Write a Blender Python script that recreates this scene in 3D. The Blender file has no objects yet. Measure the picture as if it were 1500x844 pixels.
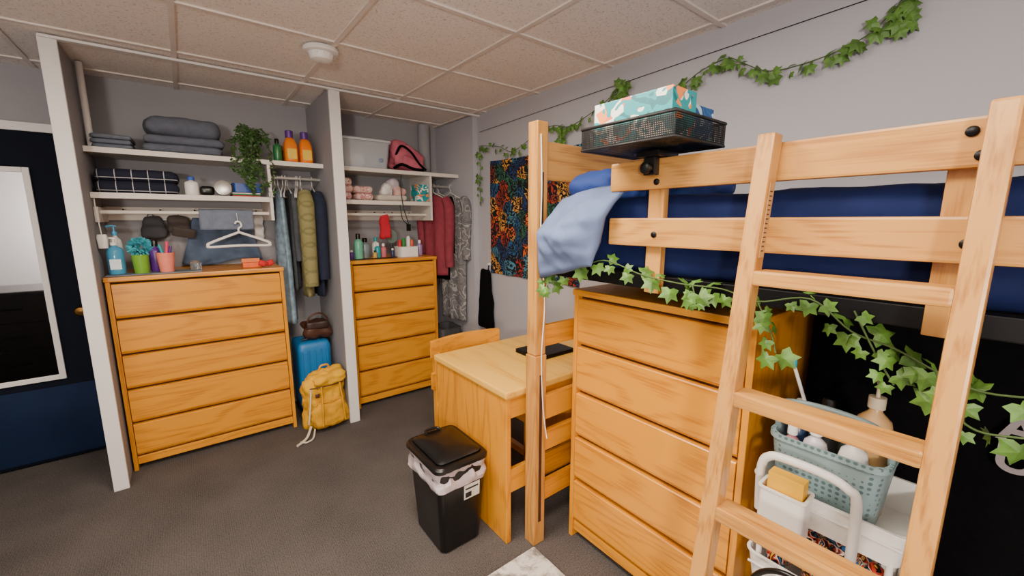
import bpy, bmesh, math, random
from mathutils import Vector, Matrix, Euler, noise
random.seed(7)
S=bpy.context.scene
COL=S.collection
def lin(c):
    out=[]
    for v in c[:3]:
        v=v/255.0
        out.append(v/12.92 if v<=.04045 else ((v+.055)/1.055)**2.4)
    return (*out,1)
# ---------------------------------------------------------------- materials
def newmat(name):
    m=bpy.data.materials.new(name); m.use_nodes=True
    nt=m.node_tree; b=nt.nodes['Principled BSDF']
    return m,nt,b
def N(nt,t,**kw):
    n=nt.nodes.new(t)
    for k,v in kw.items():
        if k in n.inputs.keys(): n.inputs[k].default_value=v
        else: setattr(n,k,v)
    return n
def L(nt,a,b): nt.links.new(a,b)
def M(name,col,rough=.6,var=.12,scale=12,bump=0,bscale=200,metal=0,trans=0,coat=0,alpha=1,spec=.5):
    m,nt,b=newmat(name)
    c=lin(col)
    tc=N(nt,'ShaderNodeTexCoord')
    nz=N(nt,'ShaderNodeTexNoise',Scale=scale,Detail=4.0)
    L(nt,tc.outputs['Object'],nz.inputs['Vector'])
    r=N(nt,'ShaderNodeValToRGB')
    r.color_ramp.elements[0].position=.3; r.color_ramp.elements[1].position=.7
    r.color_ramp.elements[0].color=(c[0]*(1-var),c[1]*(1-var),c[2]*(1-var),1)
    r.color_ramp.elements[1].color=(min(1,c[0]*(1+var)),min(1,c[1]*(1+var)),min(1,c[2]*(1+var)),1)
    L(nt,nz.outputs['Fac'],r.inputs['Fac']); L(nt,r.outputs['Color'],b.inputs['Base Color'])
    b.inputs['Roughness'].default_value=rough; b.inputs['Metallic'].default_value=metal
    b.inputs['Transmission Weight'].default_value=trans; b.inputs['Coat Weight'].default_value=coat
    b.inputs['Alpha'].default_value=alpha; b.inputs['Specular IOR Level'].default_value=spec
    if bump:
        n2=N(nt,'ShaderNodeTexNoise',Scale=bscale,Detail=2.0); L(nt,tc.outputs['Object'],n2.inputs['Vector'])
        bp=N(nt,'ShaderNodeBump',Strength=bump,Distance=.004); L(nt,n2.outputs['Fac'],bp.inputs['Height']); L(nt,bp.outputs['Normal'],b.inputs['Normal'])
    return m
def wood(name,light,dark,axis,rough=.36,rings=9.0,coat=.12,ringamt=.38):
    m,nt,b=newmat(name)
    tc=N(nt,'ShaderNodeTexCoord'); oi=N(nt,'ShaderNodeObjectInfo')
    off=N(nt,'ShaderNodeVectorMath',operation='SCALE'); 
    cmb=N(nt,'ShaderNodeCombineXYZ')
    for i in range(3): L(nt,oi.outputs['Random'],cmb.inputs[i])
    L(nt,cmb.outputs[0],off.inputs[0]); off.inputs['Scale'].default_value=17.0
    add=N(nt,'ShaderNodeVectorMath',operation='ADD')
    L(nt,tc.outputs['Object'],add.inputs[0]); L(nt,off.outputs[0],add.inputs[1])
    mp=N(nt,'ShaderNodeMapping'); sc=[5.0,5.0,5.0]; sc[axis]=.9; mp.inputs['Scale'].default_value=sc
    L(nt,add.outputs[0],mp.inputs['Vector'])
    n1=N(nt,'ShaderNodeTexNoise',Scale=1.0,Detail=1.5,Distortion=.3); L(nt,mp.outputs[0],n1.inputs['Vector'])
    mu=N(nt,'ShaderNodeMath',operation='MULTIPLY'); mu.inputs[1].default_value=rings*6.283
    L(nt,n1.outputs['Fac'],mu.inputs[0])
    sn=N(nt,'ShaderNodeMath',operation='SINE'); L(nt,mu.outputs[0],sn.inputs[0])
    mr=N(nt,'ShaderNodeMapRange'); mr.inputs['From Min'].default_value=-1; mr.inputs['From Max'].default_value=1
    L(nt,sn.outputs[0],mr.inputs['Value'])
    mp2=N(nt,'ShaderNodeMapping'); sc=[160.0]*3; sc[axis]=5.0; mp2.inputs['Scale'].default_value=sc
    L(nt,add.outputs[0],mp2.inputs['Vector'])
    n2=N(nt,'ShaderNodeTexNoise',Scale=1.0,Detail=3.0); L(nt,mp2.outputs[0],n2.inputs['Vector'])
    mx=N(nt,'ShaderNodeMath',operation='MULTIPLY'); mx.inputs[1].default_value=ringamt
    L(nt,mr.outputs[0],mx.inputs[0])
    ma=N(nt,'ShaderNodeMath',operation='MULTIPLY_ADD'); ma.inputs[1].default_value=.9
    L(nt,n2.outputs['Fac'],ma.inputs[0]); L(nt,mx.outputs[0],ma.inputs[2])
    r=N(nt,'ShaderNodeValToRGB')
    r.color_ramp.elements[0].position=.25; r.color_ramp.elements[0].color=lin(dark)
    r.color_ramp.elements[1].position=.62; r.color_ramp.elements[1].color=lin(light)
    L(nt,ma.outputs[0],r.inputs['Fac'])
    L(nt,r.outputs['Color'],b.inputs['Base Color'])
    b.inputs['Roughness'].default_value=rough; b.inputs['Coat Weight'].default_value=coat; b.inputs['Coat Roughness'].default_value=.25
    bp=N(nt,'ShaderNodeBump',Strength=.12,Distance=.002); L(nt,n2.outputs['Fac'],bp.inputs['Height']); L(nt,bp.outputs['Normal'],b.inputs['Normal'])
    return m
OAK=[wood('oak_honey_%s'%'xyz'[i],(222,148,26),(188,112,12),i) for i in range(3)]
PINE=[wood('bed_oak_%s'%'xyz'[i],(200,144,72),(160,104,42),i,rings=12,ringamt=.28) for i in range(3)]
DESKT=[wood('desk_oak_%s'%'xyz'[i],(232,180,78),(214,152,48),i,rings=5) for i in range(3)]
DKOAK=M('oak_gap',(64,30,6),.8)
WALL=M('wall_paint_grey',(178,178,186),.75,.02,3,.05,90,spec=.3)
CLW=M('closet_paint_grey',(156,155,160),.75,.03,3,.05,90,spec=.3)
TRIM=M('trim_white',(224,222,220),.45,.02)
SHELF=M('shelf_white',(222,216,208),.5,.03)
NAVYD=M('door_navy',(10,16,30),.75,.06,spec=.15)
BLACK=M('black_plastic',(12,12,13),.32,.1)
BLKC=M('black_cloth',(9,9,12),.95,.2,30,.3,300,spec=.1)
DMET=M('dark_metal',(28,28,30),.4,.1,metal=.7)
WHITE=M('white_plastic',(235,233,230),.35,.02)
NAVY=M('navy_sheet',(11,26,74),.8,.15,6,.1,40,spec=.25)
BLUEC=M('blue_duvet',(24,54,124),.8,.15,6,.2,60)
PILLOW=M('pillow_blue',(104,120,158),.95,.06,8,.25,40,spec=.15)
GREYT=M('grey_towel',(106,114,128),.95,.12,30,.8,260)
GREYT2=M('slate_towel',(94,100,114),.95,.12,30,.8,260)
GREYT3=M('rail_towel',(116,126,144),.95,.12,30,.8,260)
GREEN=M('ivy_leaf',(80,120,44),.5,.45,25)
GREEN2=M('fern_leaf',(52,84,34),.55,.4,25)
STEM=M('ivy_stem',(66,90,40),.6,.2)
def carpet():
    m,nt,b=newmat('carpet_charcoal'); tc=N(nt,'ShaderNodeTexCoord')
    n1=N(nt,'ShaderNodeTexNoise',Scale=170.0,Detail=3.0); n2=N(nt,'ShaderNodeTexNoise',Scale=3.0,Detail=3.0)
    w=N(nt,'ShaderNodeTexWave',Scale=34.0,Distortion=2.5); w.inputs['Detail Scale'].default_value=6
    for n in (n1,n2,w): L(nt,tc.outputs['Object'],n.inputs['Vector'])
    a=N(nt,'ShaderNodeMath',operation='MULTIPLY_ADD'); a.inputs[1].default_value=.10
    L(nt,w.outputs['Fac'],a.inputs[0]); L(nt,n1.outputs['Fac'],a.inputs[2])
    a2=N(nt,'ShaderNodeMath',operation='MULTIPLY_ADD'); a2.inputs[1].default_value=.3
    L(nt,n2.outputs['Fac'],a2.inputs[0]); L(nt,a.outputs[0],a2.inputs[2])
    r=N(nt,'ShaderNodeValToRGB'); r.color_ramp.elements[0].position=.42; r.color_ramp.elements[1].position=.95
    r.color_ramp.elements[0].color=lin((52,49,48)); r.color_ramp.elements[1].color=lin((104,98,96))
    L(nt,a2.outputs[0],r.inputs['Fac']); L(nt,r.outputs[0],b.inputs['Base Color']); b.inputs['Roughness'].default_value=.95; b.inputs['Specular IOR Level'].default_value=.2
    bp=N(nt,'ShaderNodeBump',Strength=.7,Distance=.006); L(nt,a.outputs[0],bp.inputs['Height']); L(nt,bp.outputs[0],b.inputs['Normal'])
    return m
def tile():
    m,nt,b=newmat('ceiling_tile'); tc=N(nt,'ShaderNodeTexCoord')
    v=N(nt,'ShaderNodeTexNoise',Scale=110.0,Detail=4.0,Roughness=.7); L(nt,tc.outputs['Object'],v.inputs['Vector'])
    r=N(nt,'ShaderNodeValToRGB'); r.color_ramp.elements[0].position=.33; r.color_ramp.elements[1].position=.45
    r.color_ramp.elements[0].color=lin((184,174,166)); r.color_ramp.elements[1].color=lin((244,236,230))
    L(nt,v.outputs['Fac'],r.inputs['Fac']); L(nt,r.outputs[0],b.inputs['Base Color']); b.inputs['Roughness'].default_value=.9
    bp=N(nt,'ShaderNodeBump',Strength=.4,Distance=.004); L(nt,v.outputs['Fac'],bp.inputs['Height']); L(nt,bp.outputs[0],b.inputs['Normal'])
    return m
def pattern(name,cols,scale=5,dist=2.0,rough=.8,kind='noise',mult=3.0):
    m,nt,b=newmat(name); tc=N(nt,'ShaderNodeTexCoord')
    n=N(nt,'ShaderNodeTexNoise',Scale=float(scale),Detail=1.5,Distortion=float(dist)); L(nt,tc.outputs['Object'],n.inputs['Vector'])
    mu=N(nt,'ShaderNodeMath',operation='MULTIPLY'); mu.inputs[1].default_value=mult; L(nt,n.outputs['Fac'],mu.inputs[0])
    fr=N(nt,'ShaderNodeMath',operation='FRACT'); L(nt,mu.outputs[0],fr.inputs[0])
    r=N(nt,'ShaderNodeValToRGB'); cr=r.color_ramp; cr.interpolation='CONSTANT'
    while len(cr.elements)<len(cols): cr.elements.new(.5)
    for i,c in enumerate(cols):
        cr.elements[i].position=i/len(cols); cr.elements[i].color=lin(c)
    L(nt,fr.outputs[0],r.inputs['Fac']); L(nt,r.outputs[0],b.inputs['Base Color']); b.inputs['Roughness'].default_value=rough
    return m
def motif(name,ground,cols,nscale,dist,mult,thr,vscale,rough):
    # motifs on a plain ground whose hue changes from cell to cell
    m,nt,b=newmat(name); tc=N(nt,'ShaderNodeTexCoord')
    n=N(nt,'ShaderNodeTexNoise',Scale=float(nscale),Detail=1.0,Distortion=float(dist)); L(nt,tc.outputs['Object'],n.inputs['Vector'])
    mu=N(nt,'ShaderNodeMath',operation='MULTIPLY'); mu.inputs[1].default_value=mult; L(nt,n.outputs['Fac'],mu.inputs[0])
    fr=N(nt,'ShaderNodeMath',operation='FRACT'); L(nt,mu.outputs[0],fr.inputs[0])
    msk=N(nt,'ShaderNodeMath',operation='GREATER_THAN'); msk.inputs[1].default_value=thr; L(nt,fr.outputs[0],msk.inputs[0])
    v=N(nt,'ShaderNodeTexVoronoi',Scale=float(vscale)); L(nt,tc.outputs['Object'],v.inputs['Vector'])
    sp=N(nt,'ShaderNodeSeparateColor'); L(nt,v.outputs['Color'],sp.inputs[0])
    r=N(nt,'ShaderNodeValToRGB'); cr=r.color_ramp; cr.interpolation='CONSTANT'
    while len(cr.elements)<len(cols): cr.elements.new(.5)
    for i,c in enumerate(cols): cr.elements[i].position=i/len(cols); cr.elements[i].color=lin(c)
    L(nt,sp.outputs[0],r.inputs['Fac'])
    mx=N(nt,'ShaderNodeMix',data_type='RGBA'); mx.inputs[6].default_value=lin(ground); L(nt,msk.outputs[0],mx.inputs[0]); L(nt,r.outputs[0],mx.inputs[7])
    L(nt,mx.outputs[2],b.inputs['Base Color']); b.inputs['Roughness'].default_value=rough
    return m
def grid(name,base,line,sp,w,axes=(0,1)):
    m,nt,b=newmat(name); tc=N(nt,'ShaderNodeTexCoord'); sx=N(nt,'ShaderNodeSeparateXYZ'); L(nt,tc.outputs['Object'],sx.inputs[0])
    outs=[]
    for ax in (0,1,2):
        d=N(nt,'ShaderNodeMath',operation='DIVIDE'); d.inputs[1].default_value=sp; L(nt,sx.outputs[ax],d.inputs[0])
        f=N(nt,'ShaderNodeMath',operation='FRACT'); L(nt,d.outputs[0],f.inputs[0])
        l=N(nt,'ShaderNodeMath',operation='LESS_THAN'); l.inputs[1].default_value=w/sp; L(nt,f.outputs[0],l.inputs[0]); outs.append(l)
    a=N(nt,'ShaderNodeMath',operation='MAXIMUM'); L(nt,outs[axes[0]].outputs[0],a.inputs[0]); L(nt,outs[axes[1]].outputs[0],a.inputs[1])
    mx=N(nt,'ShaderNodeMix',data_type='RGBA'); mx.inputs[6].default_value=lin(base); mx.inputs[7].default_value=lin(line)
    L(nt,a.outputs[0],mx.inputs[0]); L(nt,mx.outputs[2],b.inputs['Base Color']); b.inputs['Roughness'].default_value=.85
    return m
def dots(name,base,dot,scale):
    m,nt,b=newmat(name); tc=N(nt,'ShaderNodeTexCoord')
    v=N(nt,'ShaderNodeTexVoronoi',Scale=float(scale)); v.inputs['Randomness'].default_value=0.0
    L(nt,tc.outputs['Object'],v.inputs['Vector'])
    l=N(nt,'ShaderNodeMath',operation='LESS_THAN'); l.inputs[1].default_value=.33; L(nt,v.outputs['Distance'],l.inputs[0])
    mx=N(nt,'ShaderNodeMix',data_type='RGBA'); mx.inputs[6].default_value=lin(base); mx.inputs[7].default_value=lin(dot)
    L(nt,l.outputs[0],mx.inputs[0]); L(nt,mx.outputs[2],b.inputs['Base Color']); b.inputs['Roughness'].default_value=.45
    return m
def quilt(name,col):
    m,nt,b=newmat(name); b.inputs['Base Color'].default_value=lin(col); b.inputs['Roughness'].default_value=.8
    tc=N(nt,'ShaderNodeTexCoord')
    hs=[]
    for a in (.78,-.78):
        mp=N(nt,'ShaderNodeMapping'); mp.inputs['Rotation'].default_value=(a,0,0); L(nt,tc.outputs['Object'],mp.inputs['Vector'])
        w=N(nt,'ShaderNodeTexWave',Scale=4.5,bands_direction='Z',wave_profile='SIN'); L(nt,mp.outputs[0],w.inputs['Vector']); hs.append(w)
    mi=N(nt,'ShaderNodeMath',operation='MINIMUM'); L(nt,hs[0].outputs['Fac'],mi.inputs[0]); L(nt,hs[1].outputs['Fac'],mi.inputs[1])
    r=N(nt,'ShaderNodeValToRGB'); r.color_ramp.elements[1].position=.14
    c=lin(col); r.color_ramp.elements[0].color=(c[0]*.7,c[1]*.7,c[2]*.7,1); r.color_ramp.elements[1].color=c
    L(nt,mi.outputs[0],r.inputs['Fac']); L(nt,r.outputs[0],b.inputs['Base Color'])
    bp=N(nt,'ShaderNodeBump',Strength=.35,Distance=.008); L(nt,mi.outputs[0],bp.inputs['Height']); L(nt,bp.outputs[0],b.inputs['Normal'])
    return m
CARPET=carpet(); TILE=tile()
# ---------------------------------------------------------------- geometry
def link(o,par):
    COL.objects.link(o)
    if par: o.parent=par
    return o
def G(name):
    e=bpy.data.objects.new(name,None); e.empty_display_size=.05; COL.objects.link(e); return e
def mk(name,vs,fs,mat,par=None,smooth=True):
    me=bpy.data.meshes.new(name); me.from_pydata([tuple(v) for v in vs],[],fs); me.update()
    bm=bmesh.new(); bm.from_mesh(me); bmesh.ops.recalc_face_normals(bm,faces=bm.faces); bm.to_mesh(me); bm.free()
    mats=mat if isinstance(mat,(list,tuple)) else [mat]
    for m in mats: me.materials.append(m)
    for p in me.polygons: p.use_smooth=smooth
    return link(bpy.data.objects.new(name,me),par)
def box(name,x0,x1,y0,y1,z0,z1,mat,par=None,bev=.003,xf=None):
    bm=bmesh.new(); bmesh.ops.create_cube(bm,size=1)
    for v in bm.verts:
        v.co=Vector(((x0+x1)/2+v.co.x*abs(x1-x0),(y0+y1)/2+v.co.y*abs(y1-y0),(z0+z1)/2+v.co.z*abs(z1-z0)))
    if bev: bmesh.ops.bevel(bm,geom=list(bm.edges),offset=min(bev,abs(x1-x0)*.45,abs(y1-y0)*.45,abs(z1-z0)*.45),segments=2,affect='EDGES',profile=.6)
    if xf:
        for v in bm.verts: v.co=xf@v.co
    me=bpy.data.meshes.new(name); bm.to_mesh(me); bm.free(); me.materials.append(mat)
    return link(bpy.data.objects.new(name,me),par)
def soft(name,c,size,r,mat,par=None,n=10,nz=0,ns=6,rot=(0,0,0),taper=0,pinch=0):
    bm=bmesh.new(); bmesh.ops.create_cube(bm,size=2); bmesh.ops.subdivide_edges(bm,edges=bm.edges[:],cuts=n,use_grid_fill=True)
    h=Vector(size)/2; r=min(r,*h); inn=h-Vector((r,r,r)); R=Euler(rot).to_matrix(); c=Vector(c)
    for v in bm.verts:
        p=Vector([v.co[i]*h[i] for i in range(3)])
        q=Vector([max(-inn[i],min(inn[i],p[i])) for i in range(3)])
        d=p-q
        if d.length>1e-7: p=q+d.normalized()*r
        if taper:
            k=1+taper*(p.z/h.z); p.x*=k; p.y*=k
        if nz:
            nn=(p.normalized() if p.length>0 else Vector((0,0,1)))
            p+= nn*noise.noise((p+c)*ns)*nz + nn*noise.noise((p+c)*ns*2.7)*nz*.4
        v.co=c+R@p
    me=bpy.data.meshes.new(name); bm.to_mesh(me); bm.free(); me.materials.append(mat)
    for p in me.polygons: p.use_smooth=True
    return link(bpy.data.objects.new(name,me),par)
def lathe(name,prof,c,mat,par=None,seg=24,sx=1,sy=1,rot=None):
    vs=[];fs=[];c=Vector(c);n=len(prof);R=Euler(rot).to_matrix() if rot else None
    for r,z in prof:
        for k in range(seg):
            a=2*math.pi*k/seg; p=Vector((r*math.cos(a)*sx,r*math.sin(a)*sy,z))
            if R: p=R@p
            vs.append(c+p)
    for i in range(n-1):
        for k in range(seg):
            k2=(k+1)%seg; fs.append((i*seg+k,i*seg+k2,(i+1)*seg+k2,(i+1)*seg+k))
    fs.append(tuple(range(seg))); fs.append(tuple(range((n-1)*seg,n*seg)))
    o=mk(name,vs,fs,mat,par)
    for p in o.data.polygons:
        if len(p.vertices)>4: p.use_smooth=False
    o.data.set_sharp_from_angle(angle=.7)
    return o
def smoothpts(pts,k=6):
    P=[Vector(p) for p in pts]; out=[]
    for i in range(len(P)-1):
        p0=P[max(i-1,0)];p1=P[i];p2=P[i+1];p3=P[min(i+2,len(P)-1)]
        for j in range(k):
            t=j/k
            out.append(.5*((2*p1)+(p2-p0)*t+(2*p0-5*p1+4*p2-p3)*t*t+(3*p1-p0-3*p2+p3)*t**3))
    out.append(P[-1]); return out
def tube(name,pts,r,mat,par=None,sm=True,rads=None,cyc=False,k=6):
    cu=bpy.data.curves.new(name,'CURVE'); cu.dimensions='3D'; cu.bevel_depth=r; cu.bevel_resolution=3; cu.use_fill_caps=True
    P=smoothpts(pts,k) if sm else [Vector(p) for p in pts]
    s=cu.splines.new('POLY'); s.points.add(len(P)-1)
    for i,p in enumerate(P):
        s.points[i].co=(*p,1)
        if rads:
            t=i/(len(P)-1)*(len(rads)-1); a=int(min(t,len(rads)-2)); s.points[i].radius=rads[a]+(rads[a+1]-rads[a])*(t-a)
    s.use_cyclic_u=cyc; s.use_smooth=True
    cu.materials.append(mat)
    return link(bpy.data.objects.new(name,cu),par)
def rrect(hx,hy,r,n=5):
    out=[]
    for cx,cy,a0 in ((hx-r,hy-r,0),(-hx+r,hy-r,90),(-hx+r,-hy+r,180),(hx-r,-hy+r,270)):
        for i in range(n+1):
            a=math.radians(a0+90*i/n); out.append((cx+r*math.cos(a),cy+r*math.sin(a)))
    return out
def loft(name,rings,c,mat,par=None,capb=True,capt=False,nz=0,ns=20,rotz=0):
    vs=[];fs=[];c=Vector(c); m=0; R=Matrix.Rotation(rotz,3,'Z')
    for hx,hy,r,z in rings:
        pr=rrect(hx,hy,r)
        if nz:
            q=[]
            for i in range(len(pr)):
                a=pr[i];b=pr[(i+1)%len(pr)]; k=8 if math.hypot(b[0]-a[0],b[1]-a[1])>.05 else 1
                for j in range(k): q.append((a[0]+(b[0]-a[0])*j/k,a[1]+(b[1]-a[1])*j/k))
            pr=q
        m=len(pr)
        for (x,y) in pr:
            p=Vector((x,y,z))
            if nz: 
                d=noise.noise((p+c)*ns)*nz; p+=Vector((x,y,0)).normalized()*d; p.z+=d*.5
            vs.append(c+R@p)
    for i in range(len(rings)-1):
        for k in range(m):
            k2=(k+1)%m; fs.append((i*m+k,i*m+k2,(i+1)*m+k2,(i+1)*m+k))
    if capb: fs.append(tuple(range(m)))
    if capt: fs.append(tuple(range((len(rings)-1)*m,len(rings)*m)))
    o=mk(name,vs,fs,mat,par); o.data.set_sharp_from_angle(angle=.6); return o
def tray(name,c,hx,hy,h,r,mat,par=None,t=.004,flare=0,rotz=0):
    return loft(name,[(hx-flare,hy-flare,r,0),(hx,hy,r,h),(hx+.004,hy+.004,r,h),(hx+.004,hy+.004,r,h+.004),(hx-t,hy-t,max(r-t,.002),h+.004),(hx-t-flare,hy-t-flare,max(r-t,.002),t)],c,mat,par,True,True,rotz=rotz)
LEAF=[(0,1.0),(.2,.62),(.62,.66),(.44,.28),(.56,-.06),(.2,-.12),(0,0.02),(-.2,-.12),(-.56,-.06),(-.44,.28),(-.62,.66),(-.2,.62)]
LANCE=[(0,1),(.22,.6),(.28,.3),(.15,.05),(0,0),(-.15,.05),(-.28,.3),(-.22,.6)]
def addleaf(vs,fs,p,d,nrm,s,shape=LEAF):
    d=d.normalized(); x=d.cross(nrm)
    if x.length<1e-3: x=Vector((1,0,0))
    x.normalize(); n=x.cross(d); b=len(vs)
    vs.append(p+d*s*.3+n*s*.08)
    for a,c in shape: vs.append(p+x*a*s+d*c*s-n*(abs(a)*.28+max(0,c-.6)*.35)*s)
    k=len(shape)
    for i in range(k): fs.append((b,b+1+i,b+1+(i+1)%k))
def ivy(name,pts,nl,size,nrm,spread=.02,par=None,tails=(),leafmat=None,shape=LEAF,stemr=.0022):
    g=G(name) if par is None else par
    vs=[];fs=[]
    tube('stem',pts,stemr,STEM,g)
    paths=[(pts,nl)]+[(t,max(3,int(nl*.13))) for t in tails]
    for i,t in enumerate(tails): tube('stem_%d'%(i+2),t,stemr,STEM,g)
    nrm=Vector(nrm)
    for P,n in paths:
        SP=smoothpts(P,8)
        for i in range(n):
            f=(i+random.random()*.8)/n*(len(SP)-1); a=int(min(f,len(SP)-2)); p=SP[a].lerp(SP[a+1],f-a)
            tg=(SP[a+1]-SP[a]).normalized()
            nn=(nrm+Vector((random.uniform(-.6,.6),random.uniform(-.6,.6),random.uniform(-.2,.7)))).normalized()
            side=tg.cross(nn)*(1 if i%2 else -1)
            d=(side*.8+tg*random.uniform(-.3,.6)+Vector((0,0,-.7))+Vector((random.uniform(-.3,.3),)*3)).normalized()
            q=p+d*random.uniform(.3,1)*spread+nn*.006
            addleaf(vs,fs,q,d,nn,size*random.uniform(.55,1.15),shape)
    mk('leaves',vs,fs,leafmat or GREEN,g,False)
    return g
# ---------------------------------------------------------------- room
XR=2.08; YB=3.82; ZC=2.45; XL=-2.6; YN=-1.7
box('floor',XL-.1,XR+.1,YN-.1,YB+.1,-.06,0,CARPET,bev=0)
box('ceiling',XL-.1,XR+.1,YN-.1,YB+.1,ZC,ZC+.06,TILE,bev=0)
box('wall_right',XR,XR+.1,YN-.1,YB+.1,0,ZC,WALL,bev=0)
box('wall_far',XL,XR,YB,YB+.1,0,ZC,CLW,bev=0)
box('wall_left',XL-.1,XL,YN-.1,YB+.1,0,ZC,WALL,bev=0)
box('wall_near',XL,XR,YN-.1,YN,0,ZC,WALL,bev=0)
g=G('trim_ceiling_grid')
TB=M('tbar_white',(226,216,208),.5,.03)
x=.045-.655*4
i=0
while x<XR:
    if x>XL: box('bar_x_%d'%i,x-.012,x+.012,YN,YB,ZC-.008,ZC,TB,g,bev=.001)
    x+=.655;i+=1
y=1.04-.655*4
while y<YB-.1:
    if y>YN: box('bar_y_%d'%i,XL,XR,y-.012,y+.012,ZC-.0085,ZC,TB,g,bev=.001)
    y+=.655;i+=1
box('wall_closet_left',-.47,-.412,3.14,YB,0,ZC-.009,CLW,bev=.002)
box('trim_1',-.475,-.407,3.115,3.14,0,ZC-.009,TRIM,bev=.004)
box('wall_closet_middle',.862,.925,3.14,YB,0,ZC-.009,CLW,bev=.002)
box('trim_2',.857,.93,3.115,3.14,0,ZC-.009,TRIM,bev=.004)
box('wall_closet_right',2.03,XR,3.14,YB,0,ZC-.009,WALL,bev=.002)
box('trim_3',-.47,2.08,3.10,3.135,ZC-.022,ZC-.009,TRIM,bev=.002)
box('baseboard_right',XR-.012,XR,1.5,3.13,0,.1,BLACK)
# door with mirror
g=G('door_1')
box('leaf',-1.42,-.50,3.775,3.818,.01,2.07,NAVYD,g)
box('kick_plate',-1.40,-.52,3.770,3.776,.03,.5,M('door_lower_blue',(16,34,66),.65,.08,spec=.2),g)
lathe('knob',[(.012,0),(.012,.03),(.03,.045),(.033,.06),(.025,.075),(.001,.08)],(-.575,3.775,.98),M('brass',(110,78,40),.4,metal=1),g,rot=(math.pi/2,0,0))
box('frame_top',-1.5,-.47,3.765,3.819,2.07,2.12,TRIM,g); box('frame_left',-1.5,-1.43,3.765,3.819,0,2.07,TRIM,g)
g=G('wall_mirror')
mm,nt,b=newmat('mirror_glass'); b.inputs['Metallic'].default_value=1; b.inputs['Roughness'].default_value=.03; b.inputs['Base Color'].default_value=(.8,.8,.8,1)
box('glass',-1.08,-.72,3.758,3.764,.58,1.83,mm,g,bev=0)
for n_,a in (('r',(-.725,-.695,.55,1.86)),('l',(-1.11,-1.08,.55,1.86)),('t',(-1.08,-.725,1.83,1.86)),('b',(-1.08,-.725,.55,.58))):
    box('frame_'+n_,a[0],a[1],3.75,3.769,a[2],a[3],TRIM,g)
# things reflected in the mirror: black cabinet added out of view so the lower glass shows black
g=G('added_black_cabinet')
box('top',-1.95,-.80,.95,1.62,.86,.885,BLACK,g); box('body',-1.93,-.82,.97,1.60,.0,.86,BLACK,g)
for k in range(3): box('drawer_%d'%k,-1.91,-.84,1.60,1.612,.06+k*.27,.31+k*.27,BLACK,g); box('pull_%d'%k,-1.45,-1.30,1.612,1.63,.17+k*.27,.185+k*.27,DMET,g)
g=G('book_stack')
for i,c in enumerate([(230,230,230),(190,40,40)]): box('book_%d'%i,-1.12,-.98,1.2,1.4,.886+i*.05,.934+i*.05,M('book%d'%i,c),g)
# smoke detector
g=G('smoke_detector')
lathe('body',[(.085,0),(.088,-.012),(.082,-.02),(.06,-.024),(.06,-.04),(.052,-.055),(.03,-.062),(.001,-.063)],(.655,2.47,ZC-.009),WHITE,g,40)
for k in range(12):
    a=k*math.pi/6; tube('vent_%d'%k,[(.655+.058*math.cos(a),2.47+.058*math.sin(a),ZC-.036),(.655+.058*math.cos(a),2.47+.058*math.sin(a),ZC-.046)],.004,TRIM,g,False)
# pipes
lathe('closet_pipe',[(.055,1.97),(.055,ZC-.01)],(1.87,3.745,0),CLW,seg=24)
lathe('wall_conduit',[(.016,1.97),(.016,ZC-.01)],(-.385,3.5,0),TRIM,seg=16)
# ---------------------------------------------------------------- closets shelving
def closet(name,x0,xd,x1):
    g=G(name)
    box('upper_shelf',x0,x1,3.40,3.815,1.945,1.965,SHELF,g)
    box('upper_shelf_lip',x0,x1,3.388,3.4,1.935,1.967,SHELF,g)
    box('lower_shelf',x0,xd,3.40,3.815,1.69,1.71,SHELF,g)
    box('lower_shelf_lip',x0,xd,3.388,3.4,1.678,1.712,SHELF,g)
    box('divider',xd,xd+.02,3.395,3.815,1.55,1.945,SHELF,g)
    box('hook_board',x0,xd,3.79,3.815,1.55,1.64,SHELF,g)
    box('side_cleat_l',x0,x0+.02,3.42,3.8,1.54,1.63,SHELF,g)
    tube('rail',[(x0,3.5,1.60),(xd,3.5,1.60)],.012,SHELF,g,False)
    tube('clothes_rod',[(xd,3.52,1.86),(x1,3.52,1.86)],.013,M('rod',(190,188,184),.3,metal=.6),g,False)
    for i in range(5):
        xx=x0+.1+i*(xd-x0-.15)/4
        tube('hook_%d'%i,[(xx,3.79,1.60),(xx,3.75,1.595),(xx,3.745,1.625)],.005,DMET,g,False)
closet('closet_shelving',-.41,.49,.86)
closet('closet_shelving',.927,1.74,2.028)
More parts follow.
